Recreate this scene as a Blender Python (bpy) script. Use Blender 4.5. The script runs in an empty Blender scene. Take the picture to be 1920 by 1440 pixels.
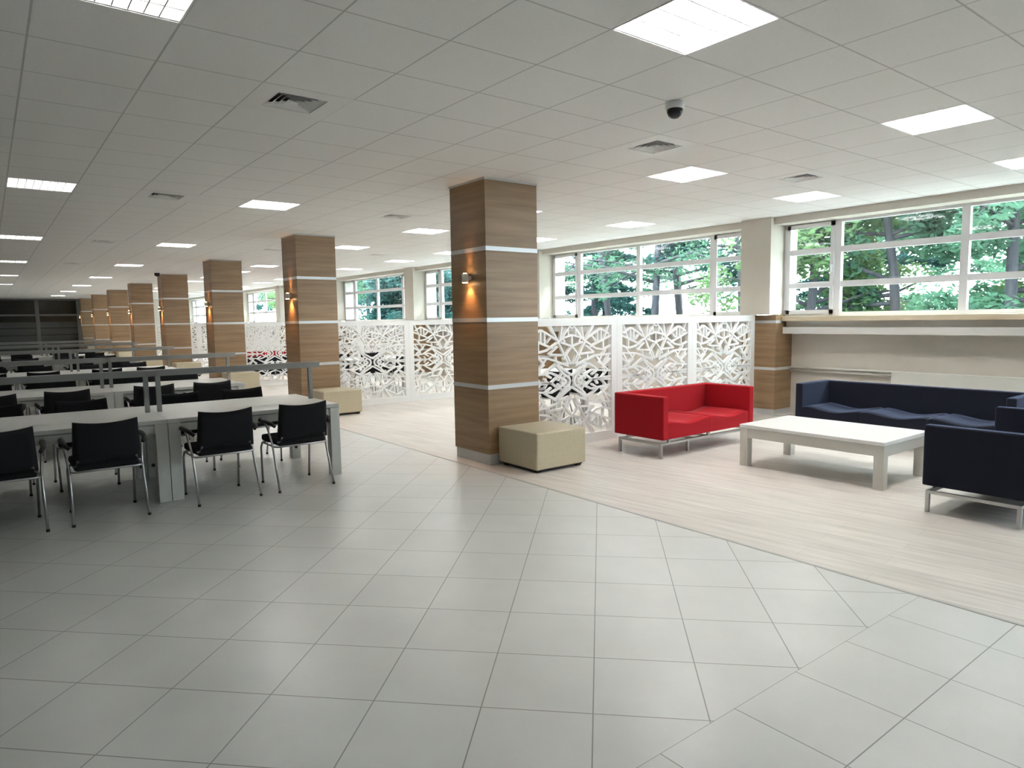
import bpy, bmesh, math, random
from mathutils import Vector, Matrix
PI = math.pi
C = bpy.context.scene.collection
sc = bpy.context.scene

# ------------------------------------------------------------------ camera
CAM_H = 1.59
F_PX, PITCH, YAW, ROLL = 1274.61, .09604, .65515, -.01487
fw = Vector((math.sin(YAW)*math.cos(PITCH), math.cos(YAW)*math.cos(PITCH), -math.sin(PITCH)))
rt = Vector((math.cos(YAW), -math.sin(YAW), 0)); up = rt.cross(fw)
r2 = math.cos(ROLL)*rt + math.sin(ROLL)*up; u2 = -math.sin(ROLL)*rt + math.cos(ROLL)*up
cam_d = bpy.data.cameras.new('camera'); cam = bpy.data.objects.new('camera', cam_d); C.objects.link(cam)
m = Matrix((r2, u2, -fw)).transposed().to_4x4(); m.translation = Vector((0, 0, CAM_H)); cam.matrix_world = m
cam_d.sensor_width = 36; cam_d.lens = F_PX*36/1920; cam_d.clip_start = .05; cam_d.clip_end = 300
sc.camera = cam
# ------------------------------------------------------------------ world, exposure
W = bpy.data.worlds.new('sky'); sc.world = W; W.use_nodes = True
bg = W.node_tree.nodes['Background']; bg.inputs[0].default_value = (.84, .93, 1, 1); bg.inputs[1].default_value = 12.0
sc.view_settings.view_transform = 'Standard'; sc.view_settings.look = 'None'
sc.view_settings.exposure = 1.28; sc.view_settings.gamma = 1; sc.view_settings.use_curve_mapping = False
sc.cycles.use_denoising = True; sc.cycles.max_bounces = 8; sc.cycles.diffuse_bounces = 5; sc.cycles.transparent_max_bounces = 16
sc.cycles.caustics_reflective = False; sc.cycles.caustics_refractive = False; sc.cycles.sample_clamp_indirect = 25
LAMP = 70.0          # emission of the fluorescent tubes
CEIL = 3.072

# ------------------------------------------------------------------ materials
def mat(name, col, rough=.6, metal=0, spec=.5, emit=None, es=0):
    M = bpy.data.materials.new(name); M.use_nodes = True
    b = M.node_tree.nodes['Principled BSDF']
    b.inputs['Base Color'].default_value = (*col, 1); b.inputs['Roughness'].default_value = rough
    b.inputs['Metallic'].default_value = metal; b.inputs['Specular IOR Level'].default_value = spec
    if emit: b.inputs['Emission Color'].default_value = (*emit, 1); b.inputs['Emission Strength'].default_value = es
    return M
def nd(M, t, **k):
    n = M.node_tree.nodes.new(t)
    for a, v in k.items(): setattr(n, a, v)
    return n
def ln(M, a, b): M.node_tree.links.new(a, b)
def bsdf(M): return M.node_tree.nodes['Principled BSDF']
def noise_col(M, c1, c2, scale=(1, 1, 1), sc_=5, detail=3, bump=0, lo=.3, hi=.7, coord='Object', rnd=False):
    tc = nd(M, 'ShaderNodeTexCoord'); mp = nd(M, 'ShaderNodeMapping'); mp.inputs['Scale'].default_value = scale
    ln(M, tc.outputs[coord], mp.inputs[0])
    nz = nd(M, 'ShaderNodeTexNoise'); nz.inputs['Scale'].default_value = sc_; nz.inputs['Detail'].default_value = detail
    if rnd:
        oi = nd(M, 'ShaderNodeObjectInfo'); mu = nd(M, 'ShaderNodeMath', operation='MULTIPLY'); mu.inputs[1].default_value = 37
        ln(M, oi.outputs['Random'], mu.inputs[0]); ln(M, mu.outputs[0], mp.inputs['Location'])
    ln(M, mp.outputs[0], nz.inputs['Vector'])
    rp = nd(M, 'ShaderNodeValToRGB'); rp.color_ramp.elements[0].position = lo; rp.color_ramp.elements[1].position = hi
    rp.color_ramp.elements[0].color = (*c1, 1); rp.color_ramp.elements[1].color = (*c2, 1)
    ln(M, nz.outputs[0], rp.inputs[0]); ln(M, rp.outputs[0], bsdf(M).inputs['Base Color'])
    if bump:
        bp = nd(M, 'ShaderNodeBump'); bp.inputs['Strength'].default_value = bump; bp.inputs['Distance'].default_value = .01
        ln(M, nz.outputs[0], bp.inputs['Height']); ln(M, bp.outputs[0], bsdf(M).inputs['Normal'])
    return rp, nz, mp
def brick_mat(name, c1, c2, cm, ax, off, size, mortar, rough, mott=.06, msc=3, bump=.25, spec=.5, staggered=0, w=None, smooth=.15, grain=None):
    """tiles on a plane: ax = two unit axes, off = offsets of one joint along them"""
    M = mat(name, c1, rough, spec=spec)
    tc = nd(M, 'ShaderNodeTexCoord'); comb = nd(M, 'ShaderNodeCombineXYZ')
    for i in (0, 1):
        d = nd(M, 'ShaderNodeVectorMath', operation='DOT_PRODUCT'); d.inputs[1].default_value = (*ax[i], 0)
        a = nd(M, 'ShaderNodeMath', operation='SUBTRACT'); a.inputs[1].default_value = off[i]-200*(w if (w and i == 0) else size)
        ln(M, tc.outputs['Object'], d.inputs[0]); ln(M, d.outputs['Value'], a.inputs[0]); ln(M, a.outputs[0], comb.inputs[i])
    b = nd(M, 'ShaderNodeTexBrick'); b.offset = staggered; b.squash = 1
    b.inputs['Scale'].default_value = 1; b.inputs['Mortar Size'].default_value = mortar; b.inputs['Mortar Smooth'].default_value = smooth
    b.inputs['Brick Width'].default_value = w or size; b.inputs['Row Height'].default_value = size
    b.inputs['Color1'].default_value = (*c1, 1); b.inputs['Color2'].default_value = (*c2, 1); b.inputs['Mortar'].default_value = (*cm, 1)
    ln(M, comb.outputs[0], b.inputs['Vector'])
    nz = nd(M, 'ShaderNodeTexNoise'); nz.inputs['Scale'].default_value = msc; nz.inputs['Detail'].default_value = 5
    mp = nd(M, 'ShaderNodeMapping'); mp.inputs['Scale'].default_value = grain or (1, 1, 1)
    ln(M, comb.outputs[0], mp.inputs[0]); ln(M, mp.outputs[0], nz.inputs['Vector'])
    mr = nd(M, 'ShaderNodeMapRange'); mr.inputs[1].default_value = .3; mr.inputs[2].default_value = .7
    mr.inputs[3].default_value = 1-mott; mr.inputs[4].default_value = 1+mott
    ln(M, nz.outputs[0], mr.inputs[0])
    mx = nd(M, 'ShaderNodeMix', data_type='RGBA', blend_type='MULTIPLY'); mx.inputs[0].default_value = 1
    ln(M, b.outputs['Color'], mx.inputs[6]); ln(M, mr.outputs[0], mx.inputs[7]); ln(M, mx.outputs[2], bsdf(M).inputs['Base Color'])
    bp = nd(M, 'ShaderNodeBump', invert=True); bp.inputs['Strength'].default_value = bump; bp.inputs['Distance'].default_value = .004
    ln(M, b.outputs['Fac'], bp.inputs['Height']); ln(M, bp.outputs[0], bsdf(M).inputs['Normal'])
    return M
S2 = 2**-.5
M_tile = brick_mat('glazed_tile_diagonal', (.60, .60, .58), (.58, .578, .555), (.24, .235, .225), ((S2, S2), (S2, -S2)), (3.70*S2, -.047*S2), .4575, .0028, .33, .05, 2.2)
M_tile2 = brick_mat('glazed_tile_straight', (.60, .60, .58), (.58, .578, .555), (.24, .235, .225), ((1, 0), (0, 1)), (2.755, 1.54), .4575, .0028, .33, .05, 2.2)
M_wood_fl = brick_mat('pale_laminate_floor', (.62, .575, .53), (.575, .53, .49), (.44, .39, .35), ((.13, -.991), (.991, .13)), (0, 4.05), .19, .0012, .36, .16, 5, bump=.1, staggered=.37, w=1.3, grain=(.3, 4, 1))
M_ceil = brick_mat('mineral_ceiling_tile', (.90, .895, .88), (.89, .885, .87), (.60, .595, .58), ((1, 0), (0, 1)), (.268, 2.59), .6, .006, .9, .02, 60, bump=.5, spec=.1, smooth=.3)
M_wood = mat('oak_laminate', (.3, .19, .1), .42)
noise_col(M_wood, (.225, .135, .066), (.36, .232, .124), (.55, .55, 9), 2.1, 7, lo=.28, hi=.74, rnd=True)
M_alu = mat('brushed_aluminium_strip', (.62, .63, .64), .35, .25)
M_plinth = mat('pale_grey_plinth', (.55, .56, .56), .35)
M_wall = mat('cream_wall_paint', (.66, .62, .55), .85, spec=.2); noise_col(M_wall, (.64, .60, .53), (.68, .64, .57), sc_=2.5)
M_white_wall = mat('white_wall_paint', (.72, .71, .68), .85, spec=.2)
M_dim = mat('darkened_unseen_wall', (.16, .15, .13), .8)  # unseen left and front walls made dark to dim the foreground
M_pvc = mat('white_pvc', (.86, .86, .88), .4)
M_board = mat('pale_pine_board', (.68, .58, .42), .5); noise_col(M_board, (.60, .49, .34), (.74, .66, .50), (6, .7, 6), 2, 4)
M_lac = mat('white_lacquer', (.80, .80, .79), .38)
M_lac_grey = mat('white_ash_laminate', (.55, .55, .52), .4); noise_col(M_lac_grey, (.53, .53, .50), (.58, .58, .55), (1, 1, .3), 12, 3)
M_table = mat('white_gloss_table', (.80, .80, .79), .28)
M_table_leg = mat('cream_table_leg', (.62, .60, .555), .4)
M_blackfab = mat('black_fabric', (.012, .012, .014), .95, spec=.25)
M_blackpl = mat('black_plastic', (.010, .010, .011), .65)
M_chrome = mat('chrome_tube', (.42, .42, .43), .3, 1)
M_steel = mat('satin_steel', (.50, .50, .49), .32, 1)
M_rail = mat('grey_anodised_rail', (.33, .33, .32), .28, .55)
def fabric(name, c1, c2, sheen):
    M = mat(name, c1, .9, spec=.2); noise_col(M, c1, c2, sc_=420, detail=2, bump=.15)
    bsdf(M).inputs['Sheen Weight'].default_value = sheen; bsdf(M).inputs['Sheen Roughness'].default_value = .4
    return M
M_red = fabric('red_wool', (.33, .006, .012), (.42, .010, .018), .08)
M_navy = fabric('dark_navy_wool', (.007, .008, .014), (.015, .017, .030), .4)
bsdf(M_navy).inputs['Sheen Tint'].default_value = (.42, .55, 1, 1)
M_leath = mat('beige_leatherette', (.48, .42, .295), .5); noise_col(M_leath, (.46, .40, .28), (.50, .44, .31), sc_=30, bump=.05)
M_rad = mat('radiator_enamel', (.74, .73, .68), .35)
M_pipe = mat('shade_grey_pipe', (.50, .47, .43), .5)  # shade put into the lower pipe's colour; the valve shares it
M_tube = mat('fluorescent_tube', (.9, .9, .9), .5, emit=(1, .985, .95), es=LAMP)
M_tube_dim = mat('dimmed_fluorescent_tube', (.9, .9, .9), .5, emit=(1, .99, .93), es=LAMP*.15)  # left lamp line dimmed to darken that side of the hall
M_refl = mat('lamp_reflector', (.86, .86, .86), .3, .2)
M_louv = mat('louver_blade', (.60, .61, .62), .3, .6)
M_vent = mat('vent_white', (.86, .855, .84), .5)
M_dark = mat('vent_grey_duct', (.20, .20, .19), .8)
M_dome = mat('smoked_dome', (.02, .02, .025), .08)
M_sconce = mat('sconce_nickel', (.70, .70, .67), .4, .25)
M_warm = mat('warm_bulb', (.9, .8, .6), .5, emit=(1, .62, .30), es=26)
M_frame = mat('grey_curtain_wall_frame', (.16, .165, .165), .45, .3)
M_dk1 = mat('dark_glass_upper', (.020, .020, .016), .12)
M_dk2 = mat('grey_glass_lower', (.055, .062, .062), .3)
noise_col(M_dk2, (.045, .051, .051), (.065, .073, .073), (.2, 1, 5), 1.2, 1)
M_ground = mat('bounce_grey_ground', (.25, .26, .23), .95); noise_col(M_ground, (.20, .22, .19), (.30, .30, .28), sc_=.6)  # unseen ground, its grey set for the light it bounces indoors
M_bark = mat('bark', (.02, .02, .024), .9); noise_col(M_bark, (.012, .014, .020), (.035, .035, .04), (3, 3, .6), 6, 4)
def leafmat(name, c, ct, k=.5):
    M = bpy.data.materials.new(name); M.use_nodes = True; nt = M.node_tree; nt.nodes.clear()
    o = nd(M, 'ShaderNodeOutputMaterial'); d = nd(M, 'ShaderNodeBsdfDiffuse'); t = nd(M, 'ShaderNodeBsdfTranslucent'); x = nd(M, 'ShaderNodeMixShader')
    d.inputs[0].default_value = (*c, 1); t.inputs[0].default_value = (*ct, 1); x.inputs[0].default_value = k
    ln(M, d.outputs[0], x.inputs[1]); ln(M, t.outputs[0], x.inputs[2]); ln(M, x.outputs[0], o.inputs[0]); return M
M_leaf = leafmat('broad_leaf', (.050, .110, .075), (.10, .20, .12))
M_leaf2 = leafmat('broad_leaf_yellowish', (.070, .125, .060), (.15, .23, .10))
M_leaf3 = leafmat('needle_leaf', (.030, .075, .070), (.05, .12, .11), .4)
M_glass = bpy.data.materials.new('window_glass'); M_glass.use_nodes = True
_t = M_glass.node_tree; _t.nodes.clear()
_o = nd(M_glass, 'ShaderNodeOutputMaterial'); _g = nd(M_glass, 'ShaderNodeBsdfGlossy'); _tr = nd(M_glass, 'ShaderNodeBsdfTransparent'); _m = nd(M_glass, 'ShaderNodeMixShader')
_g.inputs['Roughness'].default_value = .02; _tr.inputs[0].default_value = (.93, .97, .97, 1); _m.inputs[0].default_value = .06
ln(M_glass, _tr.outputs[0], _m.inputs[1]); ln(M_glass, _g.outputs[0], _m.inputs[2]); ln(M_glass, _m.outputs[0], _o.inputs[0])

# ------------------------------------------------------------------ mesh helpers
class MB:
    def __init__(s): s.bm = bmesh.new()
    def box(s, x0, x1, y0, y1, z0, z1, mi=0):
        v = [s.bm.verts.new(p) for p in ((x0,y0,z0),(x1,y0,z0),(x1,y1,z0),(x0,y1,z0),(x0,y0,z1),(x1,y0,z1),(x1,y1,z1),(x0,y1,z1))]
        for f in ((3,2,1,0),(4,5,6,7),(0,1,5,4),(1,2,6,5),(2,3,7,6),(3,0,4,7)):
            fc = s.bm.faces.new([v[i] for i in f]); fc.material_index = mi
        return s
    def rbox(s, x0, x1, y0, y1, z0, z1, r=.012, seg=2):
        b = bmesh.new(); t = MB.__new__(MB); t.bm = b; t.box(x0, x1, y0, y1, z0, z1)
        bmesh.ops.bevel(b, geom=b.edges[:], offset=r, segments=seg, profile=.5, affect='EDGES')
        return s.join(b)
    def join(s, b, M=None):
        if M is not None: bmesh.ops.transform(b, matrix=M, verts=b.verts)
        me = bpy.data.meshes.new('t'); b.to_mesh(me); s.bm.from_mesh(me); bpy.data.meshes.remove(me); b.free(); return s
    def bar(s, a, b, w, d, upv=(0, 0, 1)):
        """rectangular bar between two points: w across, d along upv"""
        a, b = Vector(a), Vector(b); t = (b-a).normalized(); u = Vector(upv); u = (u-t*u.dot(t)).normalized(); n = t.cross(u)
        v = []
        for p in (a, b):
            for i, j in ((-1, -1), (1, -1), (1, 1), (-1, 1)): v.append(s.bm.verts.new(p+n*(i*w/2)+u*(j*d/2)))
        for f in ((3,2,1,0),(4,5,6,7),(0,1,5,4),(1,2,6,5),(2,3,7,6),(3,0,4,7)): s.bm.faces.new([v[i] for i in f])
        return s
    def tube(s, pts, r, n=8, cap=True, smooth=True):
        pts = [Vector(p) for p in pts]; rs = r if isinstance(r, (list, tuple)) else [r]*len(pts)
        rings = []; ref = None
        for i, p in enumerate(pts):
            t = ((pts[min(i+1, len(pts)-1)]-p).normalized()+(p-pts[max(i-1, 0)]).normalized()).normalized()
            if ref is None: ref = Vector((0, 0, 1)) if abs(t.z) < .9 else Vector((1, 0, 0))
            u = (ref-t*ref.dot(t)).normalized(); ref = u; w = t.cross(u)
            rings.append([s.bm.verts.new(p+(u*math.cos(2*PI*k/n)+w*math.sin(2*PI*k/n))*rs[i]) for k in range(n)])
        for a, b in zip(rings, rings[1:]):
            for k in range(n):
                f = s.bm.faces.new((a[k], a[(k+1) % n], b[(k+1) % n], b[k])); f.smooth = smooth
        if cap: s.bm.faces.new(rings[0][::-1]); s.bm.faces.new(rings[-1])
        return s
    def lathe(s, prof, c, n=20):
        rings = [[s.bm.verts.new((c[0]+r*math.cos(2*PI*k/n), c[1]+r*math.sin(2*PI*k/n), c[2]+z)) for k in range(n)] for r, z in prof]
        for a, b in zip(rings, rings[1:]):
            for k in range(n): s.bm.faces.new((a[k], a[(k+1) % n], b[(k+1) % n], b[k])).smooth = True
        s.bm.faces.new(rings[0][::-1]); s.bm.faces.new(rings[-1]); return s
    def quad(s, *p): s.bm.faces.new([s.bm.verts.new(q) for q in p]); return s
    def build(s, name, M, parent=None):
        bmesh.ops.recalc_face_normals(s.bm, faces=s.bm.faces) if len(s.bm.faces) < 20000 else None
        me = bpy.data.meshes.new(name); s.bm.to_mesh(me); s.bm.free()
        for k in (M if isinstance(M, (list, tuple)) else [M]): me.materials.append(k)
        o = bpy.data.objects.new(name, me); C.objects.link(o)
        if parent: o.parent = parent
        return o
def tag(o, label, cat, group=None):
    o['label'] = label; o['category'] = cat
    if group: o['group'] = group
    elif 'group' in o: del o['group']
    return o
def thing(name, loc=(0, 0, 0), rz=0):
    o = bpy.data.objects.new(name, None); o.empty_display_size = .1; C.objects.link(o); o.location = loc; o.rotation_euler = (0, 0, rz); return o
def struct(o): o['kind'] = 'structure'; return o
def copy_tree(o, loc=None, rz=None, parent=None):
    c = o.copy(); C.objects.link(c)
    if parent: c.parent = parent
    if loc is not None: c.location = loc
    if rz is not None: c.rotation_euler = (0, 0, rz)
    for ch in list(o.children): copy_tree(ch, parent=c)
    return c
NTH = ['nearest', 'second', 'third', 'fourth', 'fifth', 'sixth', 'seventh', 'farthest']

# ------------------------------------------------------------------ the setting
PY0, PITCHY = 5.929, 5.528           # first column row, spacing
XL, XR, YB, YF = -6.0, 10.2, -5.2, 46.5
BX, SY = 4.05, 1.54                  # tile/laminate joint, tile pattern change
struct(MB().box(XL, BX, SY, YF, -.06, 0).build('floor', M_tile))
struct(MB().box(XL, BX, YB, SY, -.06, 0).build('floor', M_tile2))
struct(MB().box(BX+.03, XR, YB, YF, -.06, 0).build('floor', M_wood_fl))
t1 = MB().box(BX, BX+.022, YB, YF, -.05, .003); struct(t1.build('trim_1', mat('joint_profile', (.42, .41, .39), .4)))
struct(MB().box(BX+.022, BX+.03, YB, YF, -.05, -.001).build('trim_2', mat('joint_dark_gap', (.05, .05, .05), .9)))  # narrow dark line along the joint profile
struct(MB().box(XL-.2, XL, YB, YF, 0, CEIL+.3).build('wall_left', M_dim))
struct(MB().box(XL-.2, 10.35, YB-.2, YB, 0, CEIL+.3).build('wall_front', M_dim))
wb = MB().box(4.3, 10.35, YF, YF+.2, 0, CEIL+.3).box(XL-.2, 4.3, YF+.6, YF+.7, 0, CEIL+.3); struct(wb.build('wall_back', M_wall))
# right wall: parapet, projecting ledge, header and piers
PIER = [(PY0+.01+PITCHY*k, PY0+.53+PITCHY*k) for k in range(-2, 8)]
struct(MB().box(XR, 10.35, YB, YF, 0, 1.484).build('wall_right', M_wall))
struct(MB().box(9.69, 10.35, YB, YF, 2.965, CEIL+.2).build('wall_right', M_wall))
for a, b in PIER: struct(MB().box(9.6, 10.35, a, b, 1.588, 2.965).box(9.6, 9.69, a, b, 2.965, CEIL).build('wall_right', M_wall))
lg = MB()
ys = [PIER[0][0]-4.99]+[b for a, b in PIER]; ye = [a for a, b in PIER]+[PIER[-1][1]+2.3]
for a, b in zip(ys, ye): lg.box(9.93, XR, a, b, 1.29, 1.392).box(10.02, XR, a, b, 1.392, 1.484)
struct(lg.build('trim_3', M_white_wall))
sb = MB()
for a, b in zip(ys, ye): sb.rbox(9.89, 10.06, a, b, 1.484, 1.563, .006, 1)
struct(sb.build('trim_4', M_board))
# ceiling: one quad per tile, left out where a lamp or a vent sits
LAMPS = {}
for k in range(6): LAMPS[(0, round((3.19-2.59)/.6)+9*k)] = 1
for y in (1.99, 8.59, 13.99, 19.39, 24.79, 30.19, 35.59, 40.99): LAMPS[(4, round((y-2.59)/.6))] = 1
for c in (9, 13):
    for k in range(7):
        for y in (1.99, 4.39): LAMPS[(c, round((y-2.59)/.6)+9*k)] = 1
VENTS = [(2, 3), (7, 2), (11, 2), (2, 10), (7, 10), (2, 19), (2, 28), (11, 19), (7, 19)]
cb = MB(); cz = CEIL
for i in range(-11, 16):
    for j in range(-13, 74):
        if (i, j) in LAMPS or (i, j) in VENTS: continue
        x0, x1 = .268+.6*i, min(.268+.6*(i+1), 9.7); y0, y1 = 2.59+.6*j, 2.59+.6*(j+1)
        cb.quad((x0, y0, cz), (x0, y1, cz), (x1, y1, cz), (x1, y0, cz))
bmesh.ops.remove_doubles(cb.bm, verts=cb.bm.verts, dist=.001)
cb.box(XL-.2, 10.35, YB-.2, YF+.7, CEIL+.25, CEIL+.3)
struct(cb.build('ceiling', M_ceil))
# windows
def window(n, k):
    a = PY0+.53+PITCHY*(k-1); b = PY0+.01+PITCHY*k    # between piers k-1 and k
    z0, z1 = 1.563, 2.985; X0, X1 = 9.995, 10.06
    cut = [b, b-.845, b-2.49, b-4.18, a]
    f = MB()
    f.box(X0, X1, a, b, z0, z0+.055).box(X0, X1, a, b, z1-.06, z1)
    for i, y in enumerate(cut):
        w = .048 if 0 < i < 4 else .055
        y = y-.045 if i == 0 else (y+.045 if i == 4 else y)
        f.box(X0-.003, X1+.003, y-w, y+w, z0+.001, z1-.001)
    for z in (2.03, 2.535): f.box(X0+.004, X1-.004, a, b, z-.043, z+.043)
    o = f.build('window_%d' % n, M_pvc); struct(o)
    for i, (y1, y0) in enumerate(zip(cut, cut[1:])):
        if i in (0, 3):                                # opening sashes
            s = MB(); q0, q1 = y0+.05, y1-.05
            s.box(X0-.022, X0, q0, q1, z0+.03, z0+.09).box(X0-.022, X0, q0, q1, z1-.10, z1-.04).box(X0-.022, X0, q0, q0+.055, z0+.03, z1-.04).box(X0-.022, X0, q1-.055, q1, z0+.03, z1-.04)
            for z in (2.03, 2.535): s.box(X0-.02, X0, q0, q1, z-.033, z+.033)
            so = s.build('sash', M_pvc, o)
            if i == 0: MB().rbox(X0-.05, X0-.02, q0+.015, q0+.04, 2.2, 2.32, .005, 1).build('handle', M_pvc, so)
    MB().box(10.025, 10.031, a+.02, b-.02, z0+.02, z1-.02).build('window_pane', M_glass, o)
for n, k in enumerate(range(-1, 8)): window(n+1, k)
# dark glazed partition at the far end
fr = MB(); xs = [4.25-1.95*i for i in range(6)]
for x in xs: fr.box(x-.09, x+.09, YF-.12, YF, 0, CEIL)
fr.box(XL, 4.3, YF-.1, YF, 2.12, 2.22).box(XL, 4.3, YF-.1, YF, 0, .2).box(XL, 4.3, YF-.1, YF, CEIL-.08, CEIL)
fo = struct(fr.build('window_10', M_frame))
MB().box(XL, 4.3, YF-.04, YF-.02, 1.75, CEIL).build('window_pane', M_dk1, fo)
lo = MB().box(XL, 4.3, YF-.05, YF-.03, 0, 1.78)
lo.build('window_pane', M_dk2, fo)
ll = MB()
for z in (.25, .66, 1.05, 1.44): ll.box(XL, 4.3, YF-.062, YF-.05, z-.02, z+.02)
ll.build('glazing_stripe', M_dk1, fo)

# ------------------------------------------------------------------ columns
CX, CW, CD = 4.232, .705, .678
def make_column():
    t = thing('wood_clad_column', (CX, PY0, 0))
    MB().box(0, CW, 0, CD, .12, CEIL-.022).build('cladding', M_wood, t)
    for z in (.852, 1.578, 2.336): MB().box(-.003, CW+.003, -.003, CD+.003, z-.023, z+.023).build('metal_band', M_alu, t)
    MB().box(.012, CW-.012, .012, CD-.012, 0, .12).build('plinth', M_plinth, t)
    MB().box(-.008, CW+.008, -.008, CD+.008, CEIL-.022, CEIL-.001).build('top_trim', M_plinth, t)
    return t
col0 = make_column(); cols = [col0]+[copy_tree(col0, (CX, PY0+PITCHY*k, 0)) for k in range(1, 8)]
for k, o in enumerate(cols): tag(o, ['nearest wood-clad square column, beside the big front ottoman' if k == 0 else '%s wood-clad square column of the row going away' % NTH[k]][0], 'column', 'wood-clad columns in a row')
def make_pilaster():
    t = thing('wood_clad_pilaster', (9.73, PY0-.025, 0))
    MB().box(0, XR-9.73-.001, 0, .60, .10, 1.585).build('cladding', M_wood, t)
    for z in (.742, 1.478): MB().box(-.003, XR-9.73-.001 if z < 1 else .15, -.003, .603, z-.022, z+.022).build('metal_band', M_alu, t)
    MB().box(.01, XR-9.73-.001, .01, .59, 0, .10).build('plinth', M_plinth, t)
    return t
p0 = make_pilaster(); pil = [p0]+[copy_tree(p0, (9.73, PY0-.025+PITCHY*k, 0)) for k in range(1, 5)]
for k, o in enumerate(pil): tag(o, 'wood-clad lower pilaster at the window wall, beside the blue sofa' if k == 0 else '%s wood-clad pilaster under the window piers, behind the lattice screens' % NTH[k], 'pilaster', 'wood pilasters along the window wall')
def make_sconce():
    t = thing('wall_sconce', (0, 0, 0))
    MB().box(-.035, 0, -.022, .022, -.02, .02).build('bracket', M_sconce, t)
    MB().lathe([(.030, -.048), (.036, -.048), (.036, .048), (.030, .048)], (-.068, 0, 0), 20).build('shade', M_sconce, t)
    MB().lathe([(.029, -.012), (.029, .0)], (-.068, 0, -.040), 16).build('bulb', M_warm, t)
    MB().lathe([(.020, .0), (.020, .010)], (-.068, 0, .042), 16).build('bulb', M_warm, t)
    return t
s0 = make_sconce()
for k in range(8):
    o = s0 if k == 0 else copy_tree(s0)
    o.location = (CX, PY0+.30+PITCHY*k, 2.035)
    tag(o, 'small round up-down sconce glowing on the side of the %s column' % NTH[k], 'wall lamp', 'sconces on the columns')
    for dz, e, sz in ((-.055, 9, 1.6), (.06, 2.2, .9)):      # the lamp's own beams
        L = bpy.data.lights.new('sconce_beam', 'SPOT'); L.energy = e; L.color = (1, .50, .20); L.spot_size = sz; L.spot_blend = .9; L.shadow_soft_size = .02
        lo_ = bpy.data.objects.new('sconce_beam', L); C.objects.link(lo_); lo_.parent = o; lo_.location = (-.06, 0, dz)
        lo_.rotation_euler = (0, (-.18 if dz < 0 else PI+.18), 0)

# ------------------------------------------------------------------ lattice screens
SEG = [(510,690,590,620),(590,620,652,572),(525,565,660,560),(540,592,640,540),(640,540,735,498),(735,498,892,488),(545,572,610,400),(610,400,705,175),
 (510,385,562,465),(562,465,522,575),(510,270,590,298),(590,298,645,345),(510,388,612,342),(510,270,510,388),(530,180,622,330),(510,200,530,180),(600,180,622,330),
 (640,320,790,210),(790,210,870,270),(680,402,892,290),(645,345,740,420),(740,420,815,438),(705,290,742,345),(757,245,757,365),(792,212,792,335),(590,472,715,460),
 (642,385,722,462),(740,500,815,610),(815,610,892,540),(870,500,800,640),(760,650,640,545),(530,722,600,652),(600,652,655,575),(565,735,700,648),(700,648,892,672),
 (545,690,528,752),(640,690,700,760),(700,760,892,735),(760,560,860,655),(860,655,790,750),(870,175,820,330),(720,175,680,250),(560,752,640,690),(815,438,892,400),(812,332,815,438),(600,652,640,735),(625,690,690,655),(575,690,610,752),(655,575,735,625),(700,700,760,650),(735,752,760,700),(815,610,830,690),(652,572,600,600),(660,480,652,572),(800,500,765,560),(592,300,575,345),(562,465,590,520),(840,440,800,500),(545,200,545,272)]
def make_screen(wd=1.56, ht=1.585, dp=.06):
    t = thing('lattice_screen')
    f = MB().box(0, .10, 0, dp, 0, ht).box(wd-.10, wd, 0, dp, 0, ht).box(.10, wd-.10, 0, dp, 0, .12).box(.10, wd-.10, 0, dp, ht-.095, ht)
    f.build('frame', M_lac, t)
    g = MB(); cx = wd/2; cz = (.12+ht-.095)/2; hw = wd/2-.10; hz = (ht-.095-.12)/2
    for i, (a, b, c, d) in enumerate(SEG):
        p = [((a-510)/380, (750-b)/575), ((c-510)/380, (750-d)/575)]
        for sx in (1, -1):
            for sz in (1, -1):
                q = [(cx+sx*min(max(u, 0), 1.02)*hw, dp/2, cz+sz*min(max(v, 0), 1.02)*hz) for u, v in p]
                if (Vector(q[0])-Vector(q[1])).length > .01: g.bar(q[0], q[1], .024, dp*.62-.0006*(i % 7), (0, 1, 0))
    g.build('lattice', M_lac, t)
    return t
sc0 = make_screen(); first = True
SCR = []
for k in range(5):
    for j in range(3):
        o = sc0 if first else copy_tree(sc0); first = False
        o.location = (4.945+1.562*j, PY0+.275+PITCHY*k, 0); SCR.append(o)
        tag(o, 'white lattice screen, %s panel from its column, in the %s row of screens' % (['first', 'middle', 'last'][j], NTH[k]), 'screen', 'white lattice screens')

# ------------------------------------------------------------------ ottomans
def make_ottoman():
    t = thing('ottoman')
    MB().rbox(0, .69, 0, .655, .035, .42, .016, 3).build('cushion', M_leath, t)
    for x in (.04, .60):
        for y in (.04, .56): MB().box(x, x+.05, y, y+.05, 0, .036).build('foot', M_blackpl, t)
    MB().box(.03, .66, .03, .625, .018, .036).build('base_board', M_blackpl, t)
    return t
ot0 = make_ottoman()
for k in range(8):
    o = ot0 if k == 0 else copy_tree(ot0)
    o.location = (4.345, PY0-.668+PITCHY*k, 0)
    tag(o, 'beige leatherette cube ottoman against the %s wood column' % NTH[k], 'ottoman', 'beige ottomans at the columns')

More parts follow.
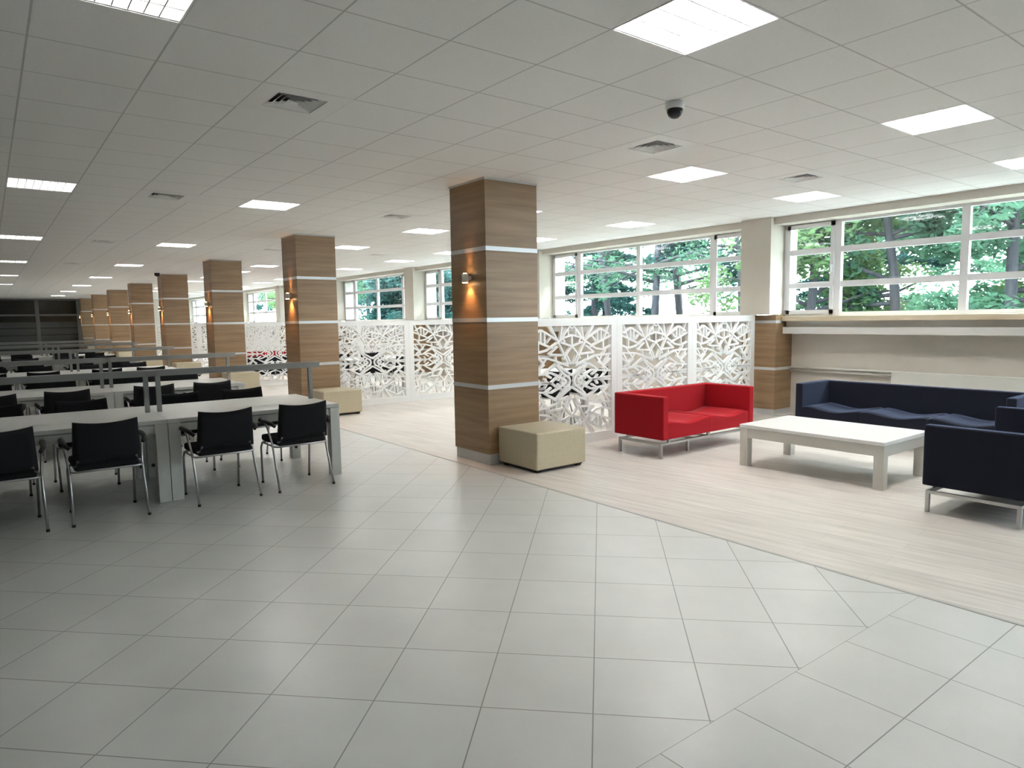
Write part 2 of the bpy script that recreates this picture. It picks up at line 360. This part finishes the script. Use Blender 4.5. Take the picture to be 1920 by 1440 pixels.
# ------------------------------------------------------------------ ceiling lamps, vents, cameras
def make_lamp(M_tube=M_tube):
    t = thing('ceiling_light')
    h = MB().box(.0, .6, 0, .01, -.003, .09).box(0, .6, .59, .6, -.003, .09).box(0, .01, .01, .59, -.003, .09).box(.59, .6, .01, .59, -.003, .09).box(0, .6, 0, .6, .09, .1)
    h.build('housing', M_refl, t)
    for i in range(4):
        y = .085+.1433*i; MB().tube([(.03, y, .062), (.57, y, .062)], .012, 8).build('fluorescent_tube', M_tube, t)
    l = MB()
    for i in range(5): y = .013+.1433*i; l.box(.01, .59, y-.005, y+.005, .002, .040)
    for i in range(7): x = .0975+.0675*i; l.box(x-.0035, x+.0035, .01, .59, .004, .038)
    l.build('louver', M_louv, t)
    return t
la0 = make_lamp(); la1 = make_lamp(M_tube_dim); first = True; first1 = True
rown = {0: 'left', 4: 'second', 9: 'third', 13: 'window-side'}
cnt = {}
for (i, j) in sorted(LAMPS, key=lambda q: (q[0], q[1])):
    if i == 0: o = la1 if first1 else copy_tree(la1); first1 = False
    else: o = la0 if first else copy_tree(la0); first = False
    o.location = (.268+.6*i, 2.59+.6*j, CEIL); n = cnt[i] = cnt.get(i, -1)+1
    ordn = ['nearest', 'second', 'third', 'fourth', 'fifth', 'sixth', 'seventh', 'eighth', 'ninth', 'tenth', 'eleventh', 'twelfth', 'thirteenth', 'fourteenth'][n]
    tag(o, 'square louvered ceiling light, %s one in the %s line of lights' % (ordn, rown[i]), 'ceiling light', 'louvered ceiling lights')
def make_vent():
    t = thing('ceiling_vent')
    f = MB()
    for a, b, z in ((0, .13, 0), ): f.box(a, .6, a, b, -.002, .01).box(a, .6, .6-b, .6, -.002, .01).box(a, b, b, .6-b, -.002, .01).box(.6-b, .6, b, .6-b, -.002, .01)
    f.build('face_plate', M_vent, t)
    s = MB()
    for k in range(4):
        a = .135+.036*k; b = .6-a
        for q in (((a, a), (b, a)), ((b, a), (b, b)), ((b, b), (a, b)), ((a, b), (a, a))):
            (x0, y0), (x1, y1) = q; cxx, cyy = (.3-(x0+x1)/2), (.3-(y0+y1)/2); d = math.hypot(cxx, cyy); ox, oy = cxx/d*.022, cyy/d*.022
            # slanted blade: outer lower edge, inner upper edge
            def shrink(x, y, r): return (.3+(x-.3)*r, .3+(y-.3)*r)
            r = (b-a-.060)/(b-a)
            p0, p1 = (x0, y0), (x1, y1); i0, i1 = shrink(x0, y0, r), shrink(x1, y1, r)
            s.quad((*p0, .0), (*p1, .0), (*i1, .022), (*i0, .022)); s.quad((*p0, .002), (*i0, .024), (*i1, .024), (*p1, .002))
    s.box(.277, .323, .277, .323, .0, .004)
    s.build('blades', M_vent, t)
    MB().box(.1, .5, .1, .5, .07, .075).box(.09, .1, .09, .51, .01, .075).box(.5, .51, .09, .51, .01, .075).box(.1, .5, .09, .1, .01, .075).box(.1, .5, .5, .51, .01, .075).build('duct', M_dark, t)
    return t
v0 = make_vent()
vl = ['near the top left, above the desks', 'beside the white dome camera', 'toward the windows, near the ceiling light over the sofas', 'small in the left ceiling, above the second desk row', 'just left of the nearest column top', 'far left, over the third desk row', 'very far left, over the fourth desk row', 'far right, over the lattice screens', 'far middle, beyond the second column']
for k, (i, j) in enumerate(VENTS):
    o = v0 if k == 0 else copy_tree(v0); o.location = (.268+.6*i, 2.59+.6*j, CEIL)
    tag(o, 'square four-way ceiling air vent '+vl[k], 'vent', 'square ceiling vents')
t = tag(thing('dome_camera', (3.905, 3.175, CEIL)), 'white security camera with smoked dome on the near ceiling', 'camera')
MB().lathe([(.062, -.05), (.066, -.045), (.066, -.003), (.060, 0)], (0, 0, 0), 24).build('housing', M_pvc, t)
MB().lathe([(.006, -.112), (.024, -.108), (.042, -.094), (.053, -.072), (.056, -.05)], (0, 0, 0), 24).build('dome', M_dome, t)
t = tag(thing('dome_camera', (4.07, 22.3, CEIL)), 'tiny dark dome camera far off, on the ceiling by the fourth column', 'camera')
MB().lathe([(.02, -.10), (.06, -.08), (.075, -.03), (.075, 0)], (0, 0, 0), 16).build('dome', M_dome, t)

# ------------------------------------------------------------------ desks with rails
def make_desk():
    L, D = 1.615, 1.26; t = thing('study_desk')
    MB().box(0, L-.003, 0, D, .708, .742).build('tabletop', M_lac_grey, t)
    MB().box(.012, L-.015, .014, .032, .625, .695).box(.012, L-.015, D-.032, D-.014, .625, .695).box(.012, .03, .03, D-.03, .625, .695).box(L-.033, L-.015, .03, D-.03, .625, .695).build('apron', M_lac_grey, t)
    MB().box(.02, L-.02, .02, D-.02, .693, .709).build('shadow_gap', mat('gap_shade_grey', (.30, .30, .28), .6), t)  # grey strip paints the shade in the groove under the tabletop
    for x in (.0, L-.105):
        for y in (0, D-.10):
            MB().rbox(x, x+.10, y, y+.10, 0, .706, .003, 1).build('leg', M_lac_grey, t)
    MB().tube([(L-.06, D-.1005, .13), (L-.06, D-.103, .13)], .018, 12).build('cable_grommet', M_blackpl, t)
    MB().tube([(.05, D-.1005, .13), (.05, D-.103, .13)], .018, 12).build('cable_grommet', M_blackpl, t)
    return t
def make_rail():
    L = 1.615; t = thing('desk_rail')
    MB().box(.0, L+.055, -.028, .028, 1.088, 1.150).build('rail_bar', M_rail, t)
    for x in (.055, L-.05): MB().box(x-.02, x+.02, -.022, .022, .7425, 1.088).build('post', M_rail, t)
    return t
def make_chair():
    t = thing('armchair_stackable')
    # seat pad
    b = bmesh.new(); tt = MB.__new__(MB); tt.bm = b; tt.box(-.235, .235, -.235, .235, .425, .49)
    bmesh.ops.bevel(b, geom=b.edges[:], offset=.022, segments=3, affect='EDGES', profile=.5)
    for v in b.verts: v.co.z -= .012*math.cos(v.co.x/.235*PI/2) if v.co.z > .46 else 0
    MB().join(b).build('seat', M_blackfab, t)
    # backrest: curved panel, concave to the front, corners raised
    bk = MB(); n, mz = 12, 8; g = [[], []]
    for side in (0, 1):
        for j in range(mz+1):
            w = j/mz; row = []
            for i in range(n+1):
                u = -1+2*i/n
                hw = .243-.017*w
                x = u*hw; y = -.250-.050*w - .028*(1-u*u) + side*.028
                z = .478+(.328+.022*u*u)*w + .010*(1-u*u)*(1-w)
                row.append(bk.bm.verts.new((x, y, z)))
            g[side].append(row)
    for j in range(mz):
        for i in range(n):
            for s_, q in ((0, 1), (1, -1)):
                a = [g[s_][j][i], g[s_][j][i+1], g[s_][j+1][i+1], g[s_][j+1][i]]; f = bk.bm.faces.new(a[::q]); f.smooth = True
    for i in range(n): bk.bm.faces.new((g[0][0][i], g[1][0][i], g[1][0][i+1], g[0][0][i+1])); bk.bm.faces.new((g[0][mz][i], g[0][mz][i+1], g[1][mz][i+1], g[1][mz][i]))
    for j in range(mz): bk.bm.faces.new((g[0][j][0], g[0][j+1][0], g[1][j+1][0], g[1][j][0])); bk.bm.faces.new((g[0][j][n], g[1][j][n], g[1][j+1][n], g[0][j+1][n]))
    bk.build('backrest', M_blackfab, t)
    for s in (-1, 1):
        l1 = MB().tube([(s*.268, -.305, .018), (s*.262, -.20, .30), (s*.262, -.150, .44), (s*.278, -.075, .60), (s*.285, -.045, .635)], .0105, 8).build('leg', M_chrome, t)
        l2 = MB().tube([(s*.240, .225, .018), (s*.247, .205, .36), (s*.243, .185, .405), (s*.225, .150, .418)], .0105, 8).build('leg', M_chrome, t)
        for (x, y, lg_) in ((.268, -.305, l1), (.240, .225, l2)): MB().lathe([(.013, 0), (.013, .02)], (s*x, y, 0), 10).build('foot_cap', M_blackpl, lg_)
        a = MB().tube([(s*.262, -.24, .615), (s*.285, -.20, .645), (s*.290, -.06, .655), (s*.290, .10, .650), (s*.284, .16, .632)], [.014, .019, .021, .021, .014], 8); a.build('armrest', M_blackpl, t)
        MB().bar((s*.205, -.262, .515), (s*.235, -.22, .46), .014, .022).build('back_bracket', M_chrome, t)
    MB().tube([(-.255, -.200, .418), (-.22, -.225, .418), (.22, -.225, .418), (.255, -.200, .418), (.245, .17, .415), (.2, .215, .415), (-.2, .215, .415), (-.245, .17, .415), (-.255, -.200, .418)], .009, 8, cap=False).build('seat_frame', M_chrome, t)
    return t
d0, r0, c0 = make_desk(), make_rail(), make_chair(); first = True
ROWS = [6.62, 9.84, 14.0, 18.1, 22.2]
rng = random.Random(5)
for ri, y in enumerate(ROWS):
    for ui, x in enumerate((1.220, -.395)):
        d = d0 if first else copy_tree(d0); r = r0 if first else copy_tree(r0)
        d.location = (x, y, 0); r.location = (x, y+.66, 0)
        wh = ['right-hand', 'left-hand'][ui]
        tag(d, 'pale ash-white study desk, %s unit of the %s desk row' % (wh, NTH[ri]), 'desk', 'study desks')
        tag(r, 'grey metal rail on posts over the %s unit of the %s desk row' % (wh, NTH[ri]), 'rail', 'rails along the desks')
        for ci, cx in enumerate((1.10, .395)):
            for side in (0, 1):
                c = c0 if (first and ci == 0 and side == 0) else copy_tree(c0)
                jx, jy, ja = rng.uniform(-.015, .015), rng.uniform(-.02, .02), rng.uniform(-.05, .05)
                if ri == 0 and side == 0: jx = jy = 0; ja = [[.03, .04], [0, 0]][ui][ci]
                c.location = (x+cx+jx, (y-.045+jy) if side == 0 else (y+1.26+.055+jy), 0); c.rotation_euler = (0, 0, ja if side == 0 else PI+ja)
                c.name = 'office_chair'
                nn = ['first', 'second', 'third', 'fourth'][ui*2+ci]
                tag(c, 'black armchair, %s from the right end, %s side of the %s desk row' % (nn, ['near', 'far'][side], NTH[ri]), 'chair', 'black chairs at the desks')
        first = False

# ------------------------------------------------------------------ sofas
def make_sofa(L, seats, M, name, D=.745):
    """origin at the left front foot; the front faces -Y"""
    t = thing(name); T = .092; zb, zt = .212, .70
    MB().rbox(0, T, 0, D, zb, zt, .014, 3).build('armrest', M, t)
    MB().rbox(L-T, L, 0, D, zb, zt, .014, 3).build('armrest', M, t)
    MB().rbox(T+.0015, L-T-.0015, D-T, D, zb, zt-.0015, .013, 3).build('backrest', M, t)
    w = (L-2*T-.006)/seats
    for k in range(seats):
        x0 = T+.003+w*k; nx, ny = 20, 6; b = MB(); top = []; 
        for j in range(ny+1):
            row = []
            for i in range(nx+1):
                u = i/nx; v = j/ny; x = x0+.002+(w-.004)*u; y = .012+(D-T-.018)*v
                z = .392+.022*math.cos(2*PI*(u-.04))-.010*v
                e = min(u*w, (1-u)*w); z -= .010*max(0, 1-e/.018)**2; z -= .014*max(0, 1-v/.04)**2
                row.append(b.bm.verts.new((x, y+(.008 if j == 0 else 0)*0, z)))
            top.append(row)
        bot = [[b.bm.verts.new((v.co.x, v.co.y, zb+.004)) for v in row] for row in top]
        for j in range(ny):
            for i in range(nx):
                b.bm.faces.new((top[j][i], top[j][i+1], top[j+1][i+1], top[j+1][i])).smooth = True
                b.bm.faces.new((bot[j][i], bot[j+1][i], bot[j+1][i+1], bot[j][i+1]))
        for i in range(nx):
            b.bm.faces.new((top[0][i], bot[0][i], bot[0][i+1], top[0][i+1])); b.bm.faces.new((top[ny][i], top[ny][i+1], bot[ny][i+1], bot[ny][i]))
        for j in range(ny):
            b.bm.faces.new((top[j][0], top[j+1][0], bot[j+1][0], bot[j][0])); b.bm.faces.new((top[j][nx], bot[j][nx], bot[j+1][nx], top[j+1][nx]))
        b.build('seat_cushion', M, t)
    f = MB(); z0, z1 = .150, .176; i0 = .03
    f.box(i0-.03, L-i0+.03, .03, .058, z0, z1).box(i0-.03, L-i0+.03, D-.10, D-.072, z0, z1).box(0, .028, .058, D-.10, z0, z1).box(L-.028, L, .058, D-.10, z0, z1)
    for k in range(1, seats):
        x = L*k/seats; f.box(x-.014, x+.014, .058, D-.10, z0, z1)
    f.build('base_frame', M_steel, t)
    s = MB()
    for x in ([.15, L-.15]+[L*k/seats for k in range(1, seats)]):
        for y in (.044, D-.086): s.box(x-.02, x+.02, y-.012, y+.012, z1, zb+.003)
    s.build('spacer', M_steel, t)
    xs_ = [0, L-.028]
    for x in xs_:
        for y in (.03, D-.10): MB().box(x, x+.028, y, y+.028, 0, z0).build('leg', M_steel, t)
    for k in range(1, seats):
        x = L*k/seats if seats > 2 else L*.36; y = D-.10 if seats > 2 else .14
        MB().box(x-.014, x+.014, y, y+.028, 0, z0).build('leg', M_steel, t)
        if seats == 2: f2 = MB().box(x-.014, x+.014, .058, D-.10, z0, z1-.002).build('cross_rail', M_steel, t)
        MB().box(x-.014, x+.014, .03, .058, 0, z0).build('leg', M_steel, t) if seats > 2 else None
    return t
o = make_sofa(1.735, 2, M_red, 'red_sofa'); o.name = 'sofa'; o.location = (5.855, 4.885, 0); tag(o, 'red two-seat sofa on steel legs in front of the lattice screens', 'sofa')
o = make_sofa(2.40, 3, M_navy, 'sofa'); o.location = (8.27, 4.72, 0); o.rotation_euler = (0, 0, -PI/2); tag(o, 'long dark navy three-seat sofa along the wall under the window', 'sofa')
o = make_sofa(1.66, 2, M_navy, 'sofa'); o.location = (5.865+1.66, 2.25, 0); o.rotation_euler = (0, 0, PI); tag(o, 'near dark sofa cut by the right edge, seen from its side', 'sofa')
o = make_sofa(1.735, 2, M_red, 'sofa'); o.location = (5.9, 20.6, 0); tag(o, 'red sofa far behind the third row of lattice screens', 'sofa')
o = make_sofa(1.735, 2, M_navy, 'sofa'); o.location = (5.3+1.735, 18.9, 0); o.rotation_euler = (0, 0, PI); tag(o, 'dark sofa facing the far red sofa behind the lattice screens', 'sofa')

# ------------------------------------------------------------------ coffee table
t = tag(thing('coffee_table', (6.255, 2.715, 0)), 'low white rectangular coffee table between the red and dark sofas', 'coffee table')
CLx, CLy = .945, 1.475
MB().rbox(0, CLx, 0, CLy, .405, .44, .002, 1).build('tabletop', M_table, t)
MB().box(.006, CLx-.006, .006, .03, .305, .402).box(.006, CLx-.006, CLy-.03, CLy-.006, .305, .402).box(.006, .03, .03, CLy-.03, .305, .402).box(CLx-.03, CLx-.006, .03, CLy-.03, .305, .402).build('apron', M_table_leg, t)
for x in (.004, CLx-.094):
    for y in (.004, CLy-.094): MB().rbox(x, x+.09, y, y+.09, 0, .403, .003, 1).build('leg', M_table_leg, t)

# tables and chairs behind the screens
def make_cafe_table():
    t = thing('meeting_table')
    MB().rbox(-.7, .7, -.4, .4, .705, .74, .003, 1).build('tabletop', M_table, t)
    for x in (-.69, .59):
        for y in (-.39, .29): MB().box(x, x+.10, y, y+.10, 0, .705).build('leg', M_table_leg, t)
    return t
mt = make_cafe_table()
for i, (x, y, lab, wh) in enumerate(((7.0, 8.35, 'white table half hidden behind the nearest lattice screens', 'nearest'), (6.95, 14.3, 'white table behind the second row of lattice screens', 'second'))):
    o = mt if i == 0 else copy_tree(mt); o.location = (x, y, 0); tag(o, lab, 'table', 'white tables behind the screens')
    for j, (dx, dy, a) in enumerate(((-.38, -.62, 0), (.38, -.62, 0), (-.38, .62, PI), (.38, .62, PI))):
        c = copy_tree(c0, (x+dx, y+dy, 0), a); c.name = 'office_chair'
        tag(c, 'black armchair at the table behind the %s row of screens, %s' % (wh, ['front left', 'front right', 'back left', 'back right'][j]), 'chair', 'black chairs behind the screens')

# ------------------------------------------------------------------ radiator and pipes
t = tag(thing('radiator', (10.07, 1.6, 0)), 'long white panel radiator on the wall behind the navy sofa', 'radiator')
MB().rbox(.0, .02, 0, 2.72, .17, .745, .006, 2).rbox(.06, .08, 0, 2.72, .17, .745, .006, 2).build('panel', M_rad, t)
MB().rbox(-.003, .095, -.004, 2.724, .745, .765, .004, 1).build('top_grille', M_rad, t)
for y in (.3, 2.4): MB().box(.08, .128, y, y+.03, .3, .6).build('bracket', M_rad, t)
MB().tube([(.04, 2.735, .70), (.04, 2.78, .70)], .015, 10).build('valve', M_pipe, t)
o = MB().tube([(10.165, 4.34, .752), (10.165, PY0-.03, .752)], .016, 10).tube([(10.165, 5.0, .752), (10.198, 5.0, .752)], .01, 8).build('heating_pipe', M_rad); tag(o, 'upper pale heating pipe running from radiator to pilaster', 'pipe')
o = MB().tube([(10.16, 4.34, .70), (10.16, PY0-.03, .70)], .020, 10).tube([(10.16, 5.0, .70), (10.198, 5.0, .70)], .01, 8).build('heating_pipe', M_pipe); tag(o, 'lower heating pipe, its grey standing for shade, running from radiator to pilaster', 'pipe')

# ------------------------------------------------------------------ outdoors
struct(MB().box(10.36, 90, -40, 120, -.5, -.3).build('ground', M_ground))
def leaf_cloud(centers, n, spread, size, rng, flat=1.0, aspect=1.6, droop=0):
    vs, fs = [], []
    for _ in range(n):
        c, r = rng.choice(centers)
        while True:
            d = Vector((rng.uniform(-1, 1), rng.uniform(-1, 1), rng.uniform(-1, 1)))
            if .05 < d.length < 1: break
        p = Vector(c)+Vector((d.x, d.y, d.z*flat))*r*spread
        a = Vector((rng.uniform(-1, 1), rng.uniform(-1, 1), rng.uniform(-.6, .3)-droop)).normalized()
        b = a.cross(Vector((rng.uniform(-1, 1), rng.uniform(-1, 1), rng.uniform(-1, 1)))).normalized()
        s = size*rng.uniform(.6, 1.3); i = len(vs)
        vs += [p-a*s*aspect, p+b*s*.6, p+a*s*aspect, p-b*s*.6]; fs.append((i, i+1, i+2, i+3))
    return vs, fs
def make_tree(name, seed, h, lean, mleaf, nl, lsize, kind='leafy', fmin=.22):
    rng = random.Random(seed); t = thing(name)
    tr = MB(); top = Vector((lean, lean*.4, h)); centers = []
    trunk = [Vector((0, 0, -.3)), top*.35+Vector((rng.uniform(-.15, .15), 0, 0)), top*.7, top]
    r0_ = .12 if kind == 'leafy' else .13
    tr.tube(trunk, [r0_*1.1, r0_*.8, r0_*.5, .03], 10)
    nb = 22 if kind == 'leafy' else 34
    for k in range(nb):
        f = rng.uniform(fmin, .9) if kind == 'leafy' else (.18+.8*k/nb)
        z = h*f; p = trunk[0].lerp(top, f); a = rng.uniform(0, 2*PI)
        ln_ = (h*.42*(1.1-f*.6)*rng.uniform(.7, 1.1)) if kind == 'leafy' else h*.30*(1.05-f)*rng.uniform(.85, 1.15)+.3
        rise = rng.uniform(-.05, .5) if kind == 'leafy' else -.18
        q = p+Vector((math.cos(a)*ln_*.5, math.sin(a)*ln_*.5, rise*ln_*.6)); e = p+Vector((math.cos(a)*ln_, math.sin(a)*ln_, rise*ln_*.8))
        tr.tube([p, q, e], [.05 if kind == 'leafy' else .025, .03 if kind == 'leafy' else .015, .008], 6)
        if kind == 'leafy':
            for w in range(6):
                g = rng.uniform(.35, 1.05); c = p.lerp(e, g)+Vector((rng.uniform(-.5, .5), rng.uniform(-.5, .5), rng.uniform(-.55, .35)))
                tr.tube([p.lerp(e, max(g-.15, 0)), c], [.014, .005], 5); centers.append((c, rng.uniform(.28, .55)))
        else:
            for w in range(5): g = .15+.2*w; centers.append((p.lerp(e, g)+Vector((0, 0, -.06)), .30*(1.15-g*.5)))
    tr.build('trunk', M_bark, t)
    vs, fs = leaf_cloud(centers, nl, 1.0, lsize, rng, .7 if kind == 'leafy' else .55)
    me = bpy.data.meshes.new('foliage'); me.from_pydata(vs, [], fs); me.materials.append(mleaf)
    o = bpy.data.objects.new('foliage', me); C.objects.link(o); o.parent = t
    return t
TR = {'a': make_tree('leafy_tree', 3, 7.0, .8, M_leaf, 15000, .06), 'b': make_tree('leafy_tree', 8, 6.2, -.5, M_leaf2, 11000, .055), 'c': make_tree('conifer_tree', 21, 8.5, .1, M_leaf3, 20000, .055, 'conifer'),
      'e': make_tree('leafy_tree', 63, 8.0, .5, M_leaf3, 20000, .065),
      's': make_tree('tall_shrub', 77, 4.2, .2, M_leaf3, 15000, .06, fmin=.08),
      'd': make_tree('leafy_tree', 40, 9.0, 1.2, M_leaf, 6000, .05)}
used = set()
SPOTS = [('a', 15.2, 4.4, 0), ('a', 15.8, 6.6, 2.1), ('c', 18.5, 8.9, 0), ('b', 14.8, 8.3, 1), ('a', 20, 5.6, 4), ('e', 16.0, 10.6, 1), ('d', 14.6, 12.6, 0), ('d', 17.6, 13.8, 2.5), ('d', 15.6, 14.9, 2),
         ('c', 16.6, 16.9, 4), ('c', 19.5, 19.3, 2), ('d', 21.5, 17.0, 3), ('e', 15.6, 20.6, 3), ('e', 16.6, 23.6, 0), ('e', 15.5, 26.5, 4), ('e', 18.5, 29.5, 1), ('a', 16, 33, 1), ('e', 16, 38.5, 2), ('b', 16, 44, 0), ('e', 17.0, 50, 5), ('a', 24, 10.5, 5), ('b', 17.5, 2.6, .5), ('a', 15, .6, 3), ('s', 14.4, 19.4, 2), ('s', 14.2, 21.6, 5.2), ('s', 14.6, 24.0, 1), ('s', 14.3, 26.6, 3.3), ('s', 17.5, 22.0, 4), ('s', 14.5, 36.5, 0)]
WHERE = ['outside the nearest window at the right edge', 'outside the nearest window, behind its second pane', 'dark, at the far left of the nearest window', 'yellow-green, in the middle of the nearest window', 'far back in the nearest window', 'dense and dark, beside the pier between the two near windows', 'thin-crowned, right part of the second window', 'thin-crowned, low in the second window', 'thin-crowned, middle of the second window',
         'at the left part of the second window', 'dark, far back at the left of the second window', 'far back in the second window', 'dense, seen through the third window', 'dense, in the middle of the third window', 'dense, at the left in the third window', 'far back in the third window', 'seen through the fourth window', 'dense, at the left in the fourth window', 'seen through the fifth window', 'farthest off outside the windows', 'distant, behind the pier', 'beyond the right edge of the nearest window', 'beside the nearest window, out to the right', 'dense and low, at the right of the third window', 'dense and low, in the third window near its middle', 'dense and low, left of the middle of the third window', 'dense and low, at the left edge of the third window', 'dense, behind the others in the third window', 'dense and low, seen through the fourth window']
for (k, x, y, a), w in zip(SPOTS, WHERE):
    o = TR[k] if k not in used else copy_tree(TR[k]); used.add(k)
    o.location = (x, y, 0); o.rotation_euler = (0, 0, a)
    tag(o, {'c': 'conifer ', 's': 'tall shrub '}.get(k, 'leafy tree ')+w, 'tree', 'trees outside the windows')
